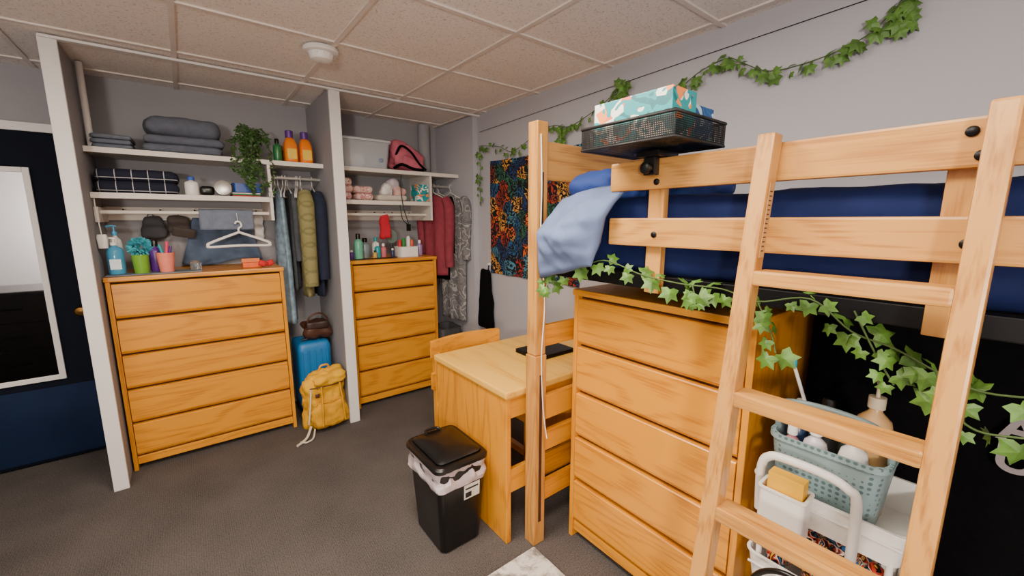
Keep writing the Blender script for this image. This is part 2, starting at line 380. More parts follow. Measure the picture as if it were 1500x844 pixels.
# ---------------------------------------------------------------- dressers
def dresser(name,o,w,d,h,face):
    g=G(name); ox,oy=o
    if face=='-Y': f=lambda u0,u1,d0,d1:(ox+u0,ox+u1,oy+d0,oy+d1); hg=OAK[0]
    else: f=lambda u0,u1,d0,d1:(ox+d0,ox+d1,oy-u1,oy-u0); hg=OAK[1]
    def pb(n,u0,u1,d0,d1,z0,z1,m,bev=.003): return box(n,*f(u0,u1,d0,d1),z0,z1,m,g,bev)
    pb('side_1',0,.022,0,d,.0,h-.028,OAK[2]); pb('side_2',w-.022,w,0,d,0,h-.028,OAK[2])
    pb('top',-.004,w+.004,-.008,d,h-.028,h,hg,.006)
    pb('carcass_back',.022,w-.022,.03,d-.01,.07,h-.028,DKOAK,0)
    pb('plinth',.022,w-.022,.012,.03,.035,.085,hg)
    n=5; z0=.09; z1=h-.034; hh=(z1-z0)/n
    for i in range(n):
        a=z0+i*hh
        us=(.026,w-.026); zz=a+.006; zt=a+hh-.008
        prof=[(.014,zz),(.002,zz+.014),(0,zz+.022),(0,zt-.004),(.004,zt),(.028,zt),(.028,zz)]
        vs=[];
        for u in us:
            for dd,z in prof:
                q=f(u,u,dd,dd); vs.append((q[0],q[2],z))
        m=len(prof); fs=[tuple(range(m)),tuple(range(m,2*m))]+[(k,(k+1)%m,m+(k+1)%m,m+k) for k in range(m)]
        mk('drawer_%d'%(i+1),vs,fs,hg,g,False)
    return g
dresser('dresser',(-.40,3.31),.92,.49,1.222,'-Y')
dresser('dresser',(.985,3.32),.755,.48,1.235,'-Y')
dresser('dresser',(1.36,1.275),.77,.56,1.245,'-X')
# ---------------------------------------------------------------- desk
g=G('desk')
box('top',1.06,2.03,1.395,2.09,.748,.782,DESKT[1],g,.008)
box('side_panel',1.072,1.10,1.41,2.075,0,.748,OAK[2],g,.004)
box('side_panel_wall',1.99,2.018,1.41,2.075,0,.748,OAK[2],g,.004)
box('back_apron',1.10,1.99,1.415,1.435,.64,.748,OAK[0],g)
box('stretcher',1.10,1.99,1.415,1.437,.26,.38,OAK[0],g)
box('back_rail',1.10,1.99,1.95,1.97,.55,.748,OAK[0],g)
box('pedestal',1.55,1.99,1.44,2.0,.30,.748,OAK[2],g)
for i in range(2): box('pedestal_drawer_%d'%i,1.56,1.98,2.0,2.02,.32+i*.21,.52+i*.21,OAK[0],g)
g=G('laptop')
box('base',1.46,1.74,1.62,1.83,.783,.797,DMET,g,.004); box('lid',1.46,1.74,1.62,1.83,.799,.806,DMET,g,.003)
# chair
g=G('desk_chair')
vs=[];fs=[];n=14
for i in range(n+1):
    t=i/n; x=1.08+.50*t; yb=2.15+.045*math.sin(math.pi*t)
    for (dy,z) in ((0,.74),(0,.835),(.022,.84),(.022,.74)): vs.append((x,yb+dy-.0*t,z))
for i in range(n):
    for k in range(4): fs.append((i*4+k,i*4+(k+1)%4,(i+1)*4+(k+1)%4,(i+1)*4+k))
fs+= [(0,1,2,3),tuple(range(n*4,n*4+4))]
mk('back_top_rail',vs,fs,OAK[0],g,False)
vs2=[(v[0],v[1],v[2]-.2) for v in vs]; mk('back_lower_rail',vs2,fs,OAK[0],g,False)
for i,x in enumerate((1.105,1.52)):
    box('back_leg_%d'%i,x,x+.035,2.155,2.195,0,.76,OAK[2],g); box('front_leg_%d'%i,x,x+.035,1.78+.0,1.82,0,.42,OAK[2],g)
    box('sled_%d'%i,x,x+.035,1.8,2.17,.1,.14,OAK[1],g)
box('seat',1.112,1.548,1.76,2.17,.42,.45,DESKT[0],g,.01)
# ---------------------------------------------------------------- trash can
g=G('trash_can')
c=(.90,1.675,0)
loft('body',[(.10,.135,.03,.002),(.106,.14,.03,.01),(.128,.165,.035,.43),(.122,.159,.033,.43),(.1,.134,.03,.02)],c,BLACK,g)
BAG=M('bag_plastic',(206,192,196),.25,.08,30,.9,40,trans=.2)
rg=[]
for k in range(10):
    t=k/9; rg.append((.131+.004*math.sin(t*9),.169+.004*math.cos(t*8),.035,.436-.10*t))
loft('bag_liner',rg,c,BAG,g,False,False,nz=.022,ns=26)
loft('lid_frame',[(.128,.166,.035,.432),(.142,.178,.04,.436),(.142,.178,.04,.452),(.134,.17,.04,.462),(.118,.152,.03,.462),(.118,.152,.03,.45)],c,BLACK,g,False,True)
loft('lid_flap',[(.112,.146,.03,.455),(.115,.149,.03,.468),(.10,.134,.03,.478),(.03,.03,.02,.482)],c,BLACK,g,True,True)
tube('lid_handle',[(c[0]-.04,1.80,.473),(c[0]-.03,1.825,.482),(c[0]+.03,1.825,.482),(c[0]+.04,1.80,.473)],.007,BLACK,g)
LBM=Matrix(((1,0,0,0),(0,1,-.0595,0),(0,0,1,0),(0,0,0,1)))
box('label',.905,.99,1.5335,1.5355,.25,.325,M('label',(214,212,208),.5),g,0,xf=LBM)
box('label_text',.912,.945,1.5325,1.5334,.258,.285,BLACK,g,0,xf=LBM); box('label_text_2',.912,.982,1.5325,1.5334,.30,.308,BLACK,g,0,xf=LBM)
# ---------------------------------------------------------------- loft bed
g=G('loft_bed')
def bedpost(n,x,y):
    box(n+'_lower',x-.034,x+.034,y-.034,y+.034,0,.95,PINE[2],g,.005)
    box(n+'_upper',x-.03,x+.03,y-.03,y+.03,.952,1.955,PINE[2],g,.006)
    box(n+'_groove',x-.008,x+.008,y-.036,y-.0335,.12,.86,DKOAK,g,0)
    box(n+'_groove_b',x-.006,x+.006,y-.0315,y-.0295,1.35,1.75,DKOAK,g,0)
for y in (1.352,-.80):
    for x in (1.20,2.035): bedpost('post_%.0f_%.0f'%(x*10,y*10+10),x,y)
    for k,(a,b_) in enumerate(((.20,.30),(.46,.56),(.62,.74),(.98,1.08),(1.30,1.42),(1.72,1.88))):
        box('end_slat_%d'%k,1.23,2.005,y-.012,y+.012,a,b_,PINE[0] if k>4 else OAK[0],g)
box('guard_top',1.18,1.207,-.85,.95,1.648,1.742,PINE[1],g,.006)
box('guard_mid',1.18,1.207,-.85,.95,1.466,1.558,PINE[1],g,.006)
box('guard_far_top',2.03,2.055,-.77,1.32,1.45,1.55,PINE[1],g)
for i,y in enumerate((.785,.105,-.55)):
    box('brace_%d'%i,1.2075,1.235,y-.028,y+.028,1.31,1.70,PINE[2],g,.003)
    for z in (1.72,1.675,1.51):
        dy=.012 if z>1.7 else -.005
        if z==1.72 and i==0: continue
        lathe('bolt_%d_%.0f'%(i,z*100),[(.010,0),(.010,.003),(.007,.005),(.001,.006)],(1.18,y+dy-.012,z-.005),DMET,g,16,rot=(0,-math.pi/2,0))
box('side_rail',1.238,1.262,-.76,1.318,1.315,1.365,DMET,g)
box('deck',1.262,2.02,-.76,1.318,1.34,1.366,BLKC,g)
# ladder
def leanx(z): return 1.15-(1.76-z)*.150
LM=Matrix(((1,0,.150,1.15-1.76*.150),(0,1,0,0),(0,0,1,0),(0,0,0,1)))
lg=G('bed_ladder')
box('rail_1',-.027,.024,.42,.46,.015,1.758,PINE[2],lg,.006,xf=LM)
box('rail_2',-.027,.024,.045,.085,.015,1.758,PINE[2],lg,.006,xf=LM)
for i,z in enumerate((1.43,1.13,.835,.54,.245)):
    xx=leanx(z); box('rung_%d'%i,xx-.03,xx+.035,.083,.422,z-.036,z,PINE[1],lg,.006)
mlab=M('sticker',(190,146,92),.6)
box('sticker',-.012,.012,.4185,.4197,1.46,1.64,mlab,lg,0,xf=LM)
for k in range(14): box('sticker_print_%d'%k,-.008,.005,.4178,.4184,1.475+k*.011,1.478+k*.011,DKOAK,lg,0,xf=LM)
# mattress + bedding
soft('mattress',(1.645,.255,1.50),(.80,2.08,.265),.05,NAVY,n=50,nz=.024,ns=7)
soft('duvet',(1.62,1.06,1.685),(.62,.44,.14),.07,BLUEC,n=22,nz=.05,ns=8)
def pillow(name,TL,TR,BR,BL,mat,thick=.07):
    vs=[];fs=[];n=34
    for side in (1,-1):
        for i in range(n+1):
            for j in range(n+1):
                u=i/n;v=j/n
                a=Vector(TL).lerp(Vector(TR),u); b=Vector(BL).lerp(Vector(BR),u); p=a.lerp(b,v)
                e=(math.sin(math.pi*u)**.45)*(math.sin(math.pi*v)**.45)
                p.x+= .16*max(0,(.45-v))**1.3*2.2
                w=noise.noise(p*9)*.034+noise.noise(p*22)*.018
                p.x-= side*thick*e*(1-.25*u)+w*e
                p.z+=noise.noise(p*7+Vector((5,2,1)))*.014
                vs.append(p)
    m=(n+1)**2
    for s in (0,1):
        for i in range(n):
            for j in range(n):
                q=s*m+i*(n+1)+j; fs.append((q,q+1,q+n+2,q+n+1))
    o=mk(name,vs,fs,mat)
    bm=bmesh.new(); bm.from_mesh(o.data); bmesh.ops.remove_doubles(bm,verts=bm.verts,dist=.0008); bmesh.ops.recalc_face_normals(bm,faces=bm.faces); bm.to_mesh(o.data); bm.free()
    return o
pillow('pillow',(1.15,1.275,1.64),(1.13,.89,1.70),(1.13,.98,1.385),(1.15,1.275,1.315),PILLOW,.072)
tube('charging_cable',[(1.185,1.318,1.90),(1.19,1.316,1.7),(1.185,1.312,1.45),(1.2,1.30,1.2),(1.19,1.305,.95),(1.21,1.312,.7),(1.225,1.30,.55)],.0025,WHITE)
# clamp tray + tissue boxes
g=G('clip_on_mesh_tray')
x0,x1,y0,y1,zb,zt=1.02,1.29,.62,.94,1.768,1.832
WM=M('wire_mesh_black',(20,20,22),.5)
def rect(z,o=0): return [(x0-o,y0-o,z),(x1+o,y0-o,z),(x1+o,y1+o,z),(x0-o,y1+o,z)]
tube('rim_top',rect(zt),.005,WM,g,False,cyc=True); tube('rim_bottom',rect(zb),.004,WM,g,False,cyc=True)
vs=[];fs=[]
def strip(a,b,w,up):
    a=Vector(a);b=Vector(b);d=(b-a).normalized();s=d.cross(Vector(up)).normalized()*w/2
    k=len(vs); vs.extend([a-s,a+s,b+s,b-s]); fs.append((k,k+1,k+2,k+3))
st=.0055; W_=.003
k=x0
while k<x1: 
    strip((k,y0,zb),(k,y1,zb),W_,(0,0,1)); strip((k,y0,zb),(k,y0,zt),W_,(0,1,0)); strip((k,y1,zb),(k,y1,zt),W_,(0,1,0)); k+=st
k=y0
while k<y1:
    strip((x0,k,zb),(x1,k,zb),W_,(0,0,1)); strip((x0,k,zb),(x0,k,zt),W_,(1,0,0)); strip((x1,k,zb),(x1,k,zt),W_,(1,0,0)); k+=st
k=zb
while k<zt:
    for a,b_ in (((x0,y0),(x1,y0)),((x0,y1),(x1,y1))): strip((*a,k),(*b_,k),W_,(0,1,0))
    for a,b_ in (((x0,y0),(x0,y1)),((x1,y0),(x1,y1))): strip((*a,k),(*b_,k),W_,(1,0,0))
    k+=st
mk('wire_mesh',vs,fs,WM,g,False)
box('clamp_plate',1.14,1.25,.74,.82,1.744,1.762,BLACK,g)
box('clamp_jaw',1.152,1.178,.76,.80,1.69,1.744,BLACK,g); lathe('clamp_knob',[(.016,0),(.018,.02),(.014,.022)],(1.15,.78,1.71),BLACK,g,14,rot=(0,-math.pi/2,0))
TISS=motif('tissue_print',(24,150,158),[(236,238,230),(232,110,80),(16,116,128),(226,236,228),(240,140,70),(240,240,236),(14,110,120)],16,.8,3.5,.5,22,.4)
TISS2=pattern('tissue_print_blue',[(20,74,140),(30,110,160),(20,74,140),(180,210,220)],12,1.2,.4)
g=G('tissue_box'); box('carton',1.035,1.155,.64,.905,1.772,1.900,TISS,g,.002)
lathe('opening_film',[(.001,.0),(.03,.0012),(.03,.0)],(1.095,.775,1.9005),WHITE,g,20,sy=2.6)
g=G('tissue_box'); box('carton',1.165,1.275,.65,.88,1.772,1.875,TISS2,g,.002); lathe('opening_film',[(.001,.0),(.03,.0012),(.03,.0)],(1.22,.77,1.8755),WHITE,g,20,sy=2.6)
# ---------------------------------------------------------------- wall: tapestry, wire, ivy
TAP=motif('tapestry_print',(9,11,22),[(34,84,130),(206,96,30),(44,100,78),(210,150,60),(28,56,110),(160,52,34),(66,126,150),(206,104,44)],10,2.2,5.0,.62,9,.95)
vs=[];fs=[];n=24
for i in range(n+1):
    for j in range(n+1):
        y=1.9+1.03*i/n; z=1.1+.94*j/n
        vs.append((XR-.012-.006*math.sin(i*1.1)-.006*noise.noise(Vector((y*4,z*4,1))),y,z-.012*math.sin(math.pi*i/n)*(j/n)))
for i in range(n):
    for j in range(n):
        q=i*(n+1)+j; fs.append((q,q+1,q+n+2,q+n+1))
mk('tapestry',vs,fs,TAP)
tube('wall_wire',[(XR-.006,-.6,2.38),(XR-.006,.4,2.36),(XR-.006,1.6,2.335),(XR-.006,3.1,2.30)],.0018,DMET)
XW=XR-.03
ivy('ivy_garland',[(XW,.24,2.43),(XW,.34,2.37),(XW,.42,2.29),(XW,.50,2.22),(XW,.64,2.185),(XW,.81,2.185),(XW,.93,2.25),(XW,1.0,2.29),(XW,1.12,2.27),(XW,1.22,2.22),(XW,1.32,2.17),(XW,1.5,2.20),(XW,1.63,2.275),(XW,1.78,2.22),(XW,2.0,2.16),(XW,2.15,2.19),(XW,2.31,2.17),(XW,2.6,2.08),(XW,2.8,2.14),(XW,3.07,2.18)],112,.045,(-1,-.1,.1),.03,
    tails=([(XW,3.07,2.18),(XW,3.06,2.0),(XW,3.07,1.85),(XW,3.05,1.72)],[(XW,.42,2.29),(XW,.38,2.23)],[(XW,1.63,2.275),(XW,1.55,2.33)],[(XW,2.05,2.17),(XW,2.08,2.08)]))
ivy('ivy_garland',[(1.17,1.28,1.33),(1.165,1.1,1.36),(1.16,.95,1.41),(1.165,.80,1.375),(1.17,.66,1.36),(1.20,.55,1.355),(1.22,.46,1.33),(1.22,.34,1.355),(1.22,.25,1.29),(1.21,.17,1.27),(1.2,.1,1.24),(1.19,.03,1.22),(1.18,-.06,1.24)],50,.044,(-1,-.3,.3),.035,
    tails=([(1.22,.46,1.33),(1.22,.42,1.25),(1.21,.40,1.2)],[(1.2,.10,1.24),(1.2,.07,1.17),(1.19,.03,1.14),(1.19,-.03,1.15)],[(1.22,.25,1.34),(1.21,.2,1.25),(1.2,.16,1.19)],[(1.165,.62,1.36),(1.16,.6,1.31)],[(1.17,1.28,1.33),(1.165,1.24,1.27)]))
# ---------------------------------------------------------------- closet 1 contents
def folded(name,x0,x1,y0,y1,z,layers,h,mat,nz=.006):
    g=G(name)
    for i in range(layers):
        w=random.uniform(-.008,.008); hh=h/layers
        soft('fold_%d'%i,((x0+x1)/2+w,(y0+y1)/2+w*.5,z+hh*(i+.5)+.002),(x1-x0-abs(w)*2,y1-y0-.02,hh*1.02),hh*.5,mat,g,n=12,nz=nz,ns=9)
    return g
folded('folded_towel',-.385,-.20,3.44,3.74,1.967,3,.085,GREYT)
folded('folded_blanket',-.15,.26,3.41,3.78,1.967,2,.105,GREYT2,.012)
folded('folded_blanket',-.14,.25,3.42,3.77,2.075,1,.115,GREYT2,.014)
PLAID=grid('plaid_navy',(16,22,44),(190,190,198),.075,.004,(0,2))
folded('plaid_blanket',-.395,.01,3.41,3.74,1.713,2,.14,PLAID,.01)
g=G('potted_fern')
lathe('pot',[(.035,0),(.05,.01),(.06,.09),(.055,.09),(.05,.02)],(.41,3.46,1.967),M('pot_dark',(50,42,38)),g)
vs=[];fs=[]
for k in range(26):
    a=random.uniform(0,6.28); r=random.uniform(.06,.13); up=random.uniform(.02,.12)
    fr=random.random()<.6
    if fr: a=random.uniform(3.5,5.8)
    e=Vector((.41+r*math.cos(a),3.46+min(r*math.sin(a),.1)*(.9),0))
    P=[(.41,3.46,2.05),(.41+r*.5*math.cos(a),3.46+r*.5*math.sin(a),2.06+up),(e.x,e.y,2.05+up*.6)]
    if fr: P+= [(e.x+random.uniform(-.02,.02),min(e.y-.01,3.375),1.95-random.uniform(0,.06)),(e.x+random.uniform(-.0,.06),3.365,1.88-random.uniform(0,.16))]
    tube('frond_%d'%k,P,.0015,STEM,g,k=4)
    for p in smoothpts(P,6):
        for q in range(2):
            addleaf(vs,fs,p,Vector((random.uniform(-1,1),random.uniform(-1,.6),random.uniform(-.8,.5))),Vector((random.uniform(-.5,.5),-1,random.uniform(.2,1))),random.uniform(.022,.036),LANCE)
mk('leaves',vs,fs,GREEN2,g,False)
ORG=M('detergent_orange',(238,126,14),.3,.05); PUR=M('cap_purple',(88,42,130),.35)
for x in (.66,.76):
    g=G('detergent_bottle')
    loft('body',[(.038,.055,.02,0),(.043,.062,.025,.01),(.043,.062,.025,.09),(.040,.055,.025,.13),(.03,.04,.02,.16),(.02,.02,.015,.175)],(x,3.47,1.968),ORG,g,True,True)
    tube('handle',[(x,3.50,2.125),(x,3.535,2.11),(x,3.53,2.06)],.009,ORG,g)
    lathe('cap',[(.026,0),(.027,.045),(.022,.05)],(x,3.47,2.143),PUR,g)
    box('label',x-.03,x+.03,3.4065,3.4079,1.99,2.06,M('det_label',(230,190,60),.4),g,0)
def bottle(name,x,y,z,r,h,mat,capm,pump=False,sx=1):
    g=G(name)
    lathe('body',[(r*.9,0),(r,.006),(r,h*.62),(r*.85,h*.7),(r*.35,h*.76),(r*.33,h*.8)],(x,y,z+.001),mat,g,sx=sx)
    if pump:
        lathe('collar',[(r*.45,0),(r*.45,h*.08)],(x,y,z+h*.79),capm,g)
        lathe('stem',[(.005,0),(.005,h*.1)],(x,y,z+h*.86),capm,g,10)
        tube('nozzle',[(x+.012,y,z+h*.97),(x-.01,y,z+h*.985),(x-.035,y-.01,z+h*.965)],.006,capm,g)
    else: lathe('cap',[(r*.5,0),(r*.5,h*.17),(r*.4,h*.2)],(x,y,z+h*.79),capm,g)
    return g
GRN=M('bottle_green',(40,110,60),.3); TEAL=M('teal_plastic',(40,160,170),.35)
CLRB=M('blue_clear',(90,180,225),.1,.1,trans=.3)
bottle('spray_bottle',.575,3.46,1.967,.028,.16,GRN,BLACK); bottle('black_jar',.61,3.56,1.967,.03,.13,BLACK,BLACK)
bottle('lotion_bottle',.06,3.46,1.712,.038,.12,WHITE,M('blue_cap',(50,90,170)))
soft('tape_roll_case',(.14,3.47,1.745),(.08,.07,.06),.02,BLACK,n=4)
lathe('tin_can',[(.042,0),(.048,.004),(.048,.03),(.03,.034),(.001,.034)],(.225,3.43,1.76),M('tin',(170,168,165),.3,metal=.6),rot=(1.4,0,0))
g=G('magazine_stack')
for i,c in enumerate([(200,50,50),(60,140,90),(230,225,215)]): box('mag_%d'%i,.275,.44,3.42,3.62,1.713+i*.009,1.72+i*.009,M('mag%d'%i,c),g)
tray('storage_tray',(.37,3.5,1.742),.085,.085,.055,.015,M('blue_tray',(24,68,150),.4))
def draped(name,x0,x1,y,ztop,drop_f,drop_b,mat,amp=.006,off=.02):
    vs=[];fs=[];n=22;P=[]
    m=20
    for j in range(m+1):
        t=j/m
        if t<.45: P.append((y-off,ztop-drop_f*(1-t/.45)))
        elif t<.55:
            a=math.pi*(t-.45)/.1; P.append((y-off*math.cos(a),ztop+off*.8*math.sin(a)))
        else: P.append((y+off,ztop-drop_b*(t-.55)/.45))
    for i in range(n+1):
        x=x0+(x1-x0)*i/n
        for (yy,z) in P:
            d=max(0,(ztop-z))/max(drop_f,.01)
            vs.append((x+noise.noise(Vector((x*4,yy,z*4)))*.006,yy+amp*math.sin(i*.8+z*6)*d*(1 if yy<y else .3),z))
    for i in range(n):
        for j in range(m):
            q=i*(m+1)+j; fs.append((q,q+1,q+m+2,q+m+1))
    o=mk(name,vs,fs,mat); s=o.modifiers.new('thick','SOLIDIFY'); s.thickness=.006; return o
draped('hand_towel',.08,.39,3.5,1.612,.125,.10,GREYT3)
def hanger(g,x,y,ztop,w,ang,mat,r=.004):
    c,s=math.cos(ang),math.sin(ang)
    T=lambda u,z:(x+c*u,y+s*u,z)
    tube('hanger_hook',[T(0,ztop-.06),T(0,ztop-.035),T(.018,ztop-.018),T(.012,ztop+.008),T(-.008,ztop+.012),T(-.018,ztop-.002)],r*.7,mat,g)
    tube('hanger_bar',[T(0,ztop-.06),T(w*.5,ztop-.06-w*.2),T(w*.98,ztop-.065-w*.38),T(w,ztop-.075-w*.4),T(w*.95,ztop-.085-w*.4),T(0,ztop-.08-w*.4),T(-w*.95,ztop-.085-w*.4),T(-w,ztop-.075-w*.4),T(-w*.98,ztop-.065-w*.38),T(-w*.5,ztop-.06-w*.2)],r,mat,g,cyc=True,k=4)
g=G('clothes_hanger'); hanger(g,.29,3.44,1.53,.18,.05,WHITE,.009)
tube('hook_cord',[(.29,3.475,1.60),(.29,3.44,1.545)],.002,WHITE,g,False)
def sheet(name,x0,x1,y,z0,z1,mat,amp=.012,par=None):
    vs=[];fs=[];n=20
    for i in range(n+1):
        for j in range(n+1):
            x=x0+(x1-x0)*i/n; z=z0+(z1-z0)*j/n
            k=1-.35*(j/n)
            vs.append(((x0+x1)/2+(x-(x0+x1)/2)*k+.005*noise.noise(Vector((x*8,z*8,0))),y-amp*math.sin(i*.9+j*.1)-.01*noise.noise(Vector((x*9,z*5,2))),z-.02*math.sin(math.pi*2*i/n)*(1-j/n)))
    for i in range(n):
        for j in range(n):
            q=i*(n+1)+j; fs.append((q,q+1,q+n+2,q+n+1))
    o=mk(name,vs,fs,mat,par); s=o.modifiers.new('thick','SOLIDIFY'); s.thickness=.008; return o
sheet('hanging_shirt',-.04,.46,3.765,1.245,1.57,M('denim_slate',(82,100,126),.9,.15,20))
g=G('white_cloth_bag'); soft('body',(.45,3.765,1.50),(.07,.045,.18),.02,WHITE,g,n=8,nz=.015,ns=20); tube('cord',[(.45,3.765,1.58),(.45,3.76,1.61)],.002,WHITE,g,False)
g=G('baseball_cap'); mt=M('cap_grey',(74,66,62),.9)
soft('crown',(-.03,3.735,1.52),(.13,.06,.12),.05,mt,g,n=10,nz=.012,ns=12); soft('brim',(-.01,3.705,1.465),(.13,.02,.07),.01,mt,g,n=8,rot=(.5,.2,0)); tube('loop',[(-.03,3.75,1.575),(-.03,3.748,1.605)],.002,mt,g)
g=G('mesh_pouch'); mt=M('pouch_grey',(66,66,72),.9)
soft('body',(-.17,3.762,1.505),(.12,.05,.15),.03,mt,g,n=10,nz=.02,ns=11,taper=-.2); tube('drawstring',[(-.20,3.745,1.565),(-.18,3.745,1.60),(-.15,3.745,1.565)],.003,mt,g)
g=G('side_wall_shaker'); loft('jar',[(.02,.02,.012,0),(.024,.024,.012,.06),(.02,.02,.012,.08)],(-.385,3.36,1.39),WHITE,g,True,True); tube('cord',[(-.385,3.36,1.47),(-.395,3.38,1.62),(-.40,3.43,1.70)],.003,WHITE,g)
Z1=1.223
box('folded_cloth_mat',-.395,-.19,3.325,3.46,Z1,Z1+.008,GREYT,bev=.003)
box('grey_tray_mat',-.19,.06,3.33,3.5,Z1,Z1+.007,M('mat_grey',(110,120,130)),bev=.002)
bottle('hand_soap_bottle',-.345,3.40,Z1+.008,.040,.22,CLRB,WHITE,True); 
box('soap_label',-.37,-.32,3.3585,3.3598,Z1+.04,Z1+.10,M('soap_lbl',(220,235,240),.4),bpy.data.objects['hand_soap_bottle'],0)
bottle('spray_bottle',-.345,3.50,Z1+.0,.03,.3,WHITE,CLRB,True)
g=G('loofah'); 
vs=[];fs=[]
for k in range(240):
    a=random.uniform(0,6.28);b_=math.acos(random.uniform(-1,1)); d=Vector((math.sin(b_)*math.cos(a),math.sin(b_)*math.sin(a),math.cos(b_)))
    addleaf(vs,fs,Vector((-.235,3.46,1.385))+d*.035,d,Vector((random.random(),random.random(),random.random())),.034,LANCE)
mk('ruffles',vs,fs,M('loofah_teal',(80,190,206),.6),g,False)
GRC=M('green_cup',(130,190,60),.2,trans=.3)
lathe('green_tumbler',[(.035,0),(.042,.11),(.039,.11),(.032,.006)],(-.235,3.39,Z1+.008),GRC)
bottle('shampoo_bottle',-.165,3.46,Z1+.007,.034,.20,PUR,BLACK)
g=G('shower_caddy_cup'); lathe('cup',[(.035,0),(.048,.12),(.045,.12),(.032,.006)],(-.115,3.385,Z1+.008),M('pink_cup',(230,130,110),.3),g); tube('razor',[(-.12,3.39,1.26),(-.10,3.38,1.42)],.008,M('pink_r',(235,60,110)),g,False); tube('brush',[(-.11,3.39,1.26),(-.14,3.39,1.40)],.008,TEAL,g,False); tube('comb',[(-.11,3.40,1.26),(-.085,3.40,1.39)],.008,PUR,g,False)
GLASS=M('glass_clear',(220,225,225),.05,.02,trans=.9)
lathe('glass_jar',[(.028,0),(.03,.05),(.022,.06),(.022,.068),(.018,.068)],(.03,3.42,Z1+.001),GLASS)
g=G('snack_box'); box('box',.29,.40,3.40,3.47,Z1+.001,Z1+.035,M('orange_box',(232,96,30),.5),g); box('flap',.29,.40,3.46,3.475,Z1+.03,Z1+.06,M('orange_box2',(240,130,60),.5),g)
g=G('red_hair_bow')
soft('loop_1',(.405,3.365,Z1+.03),(.05,.025,.04),.012,M('red_cloth',(190,24,28),.7),g,n=5,rot=(0,.4,0)); soft('loop_2',(.45,3.365,Z1+.03),(.05,.025,.04),.012,M('red_cloth2',(190,24,28),.7),g,n=5,rot=(0,-.4,0)); soft('knot',(.428,3.36,Z1+.026),(.02,.03,.025),.008,M('red_cloth3',(160,20,24),.7),g,n=4)
# ---------------------------------------------------------------- garments
HG=M('hanger_white',(225,222,220),.4)
def garment(name,x,y,zrod,zbot,mat,wide=.2,thick=.035,ang=1.57,sleeve=.55,hook=HG,folds=.012,sr=.05):
    g=G(name); c,s=math.cos(ang),math.sin(ang)
    hanger(g,x,y,zrod+.005,wide*.9,ang,hook)
    zt=zrod-.08; n=26; seg=40; vs=[];fs=[]
    for i in range(n+1):
        t=i/n; z=zt+(zbot-zt)*t
        k=min(1,t*(zt-zbot)/.07); hw=wide*(.25+.75*k**.7)*(1-.08*t); ht=thick*(.35+.65*min(1,k))*(1+.25*t)
        for q in range(seg):
            a=2*math.pi*q/seg; f=1+folds*8*t*math.sin(a*7+x*40+t*2)*.5
            u=hw*math.cos(a); v=ht*math.sin(a)*f+folds*math.sin(u*45+x*30)*min(1,t*2)
            zz=z+.012*noise.noise(Vector((u*6,x*10,t)))*t
            vs.append((x+c*u-s*v,y+s*u+c*v,zz))
    for i in range(n):
        for q in range(seg):
            q2=(q+1)%seg; fs.append((i*seg+q,i*seg+q2,(i+1)*seg+q2,(i+1)*seg+q))
    fs.append(tuple(range(seg))); fs.append(tuple(range(n*seg,(n+1)*seg)))
    mk('body',vs,fs,mat,g)
    if sleeve:
        for sg in (-1,1):
            u0=wide*.78*sg; P=[]
            for t,du in ((0,0),(.12,.045),(.4,.05),(.75,.035),(1,.045)):
                u=u0+sg*du; v=-.015; P.append((x+c*u-s*v,y+s*u+c*v,zt-.035-sleeve*t))
            tube('sleeve_%d'%sg,P,sr,mat,g,rads=[.75,1.0,.95,.9,.8])
    return g
garment('denim_shirt',.575,3.56,1.86,.78,M('denim_light',(124,148,166),.9,.35,25),.17,.032,1.50,0,folds=.016)
garment('grey_hoodie',.645,3.60,1.86,1.02,M('hoodie_grey',(70,74,80),.9,.2,25),.14,.02,1.57,.5,sr=.03)
garment('quilted_jacket',.715,3.49,1.86,.98,quilt('olive_quilt',(132,126,80)),.17,.03,1.42,.68,sr=.058,folds=.004)
garment('navy_jacket',.80,3.52,1.86,.97,M('navy_fleece',(24,32,54),.9,.2,20),.17,.022,1.5,.64,sr=.046,folds=.006)
g=G('spare_hangers')
for i,x in enumerate((.53,.55,.60,.62,.69,.70)): hanger(g,x,3.52,1.865,.16,1.3,HG)
garment('maroon_jacket',1.825,3.50,1.86,1.05,M('maroon',(138,52,66),.85,.15,20),.17,.03,1.85,.62)
garment('black_dress',1.905,3.55,1.86,1.0,BLKC,.17,.022,1.85,.5)
garment('floral_robe',1.965,3.43,1.86,.62,pattern('floral_grey',[(116,116,120),(116,116,120),(104,104,108),(164,162,160),(116,116,120),(96,96,100)],12,.6,.9,mult=3),.22,.025,1.66,.55)
g=G('black_coat')
soft('body',(2.035,2.97,.86),(.06,.17,.54),.03,BLKC,g,n=14,nz=.02,ns=8,taper=-.25); tube('loop',[(2.06,2.97,1.10),(2.07,2.97,1.17)],.004,BLKC,g,False); lathe('wall_hook',[(.012,0),(.008,.02)],(XR-.001,2.97,1.17),WHITE,g,12,rot=(0,-1.57,0))
tray('laundry_hamper',(1.87,3.42,.002),.105,.13,.55,.03,M('hamper_grey',(70,72,76),.7,.2,60))
SB=M('suitcase_blue',(22,112,176),.45,.06)
g=G('suitcase')
soft('shell',(.70,3.52,.34),(.24,.30,.56),.04,SB,g,n=12)
for k in range(5): box('rib_%d'%k,.60+k*.045,.612+k*.045,3.362,3.372,.12,.56,SB,g,.004)
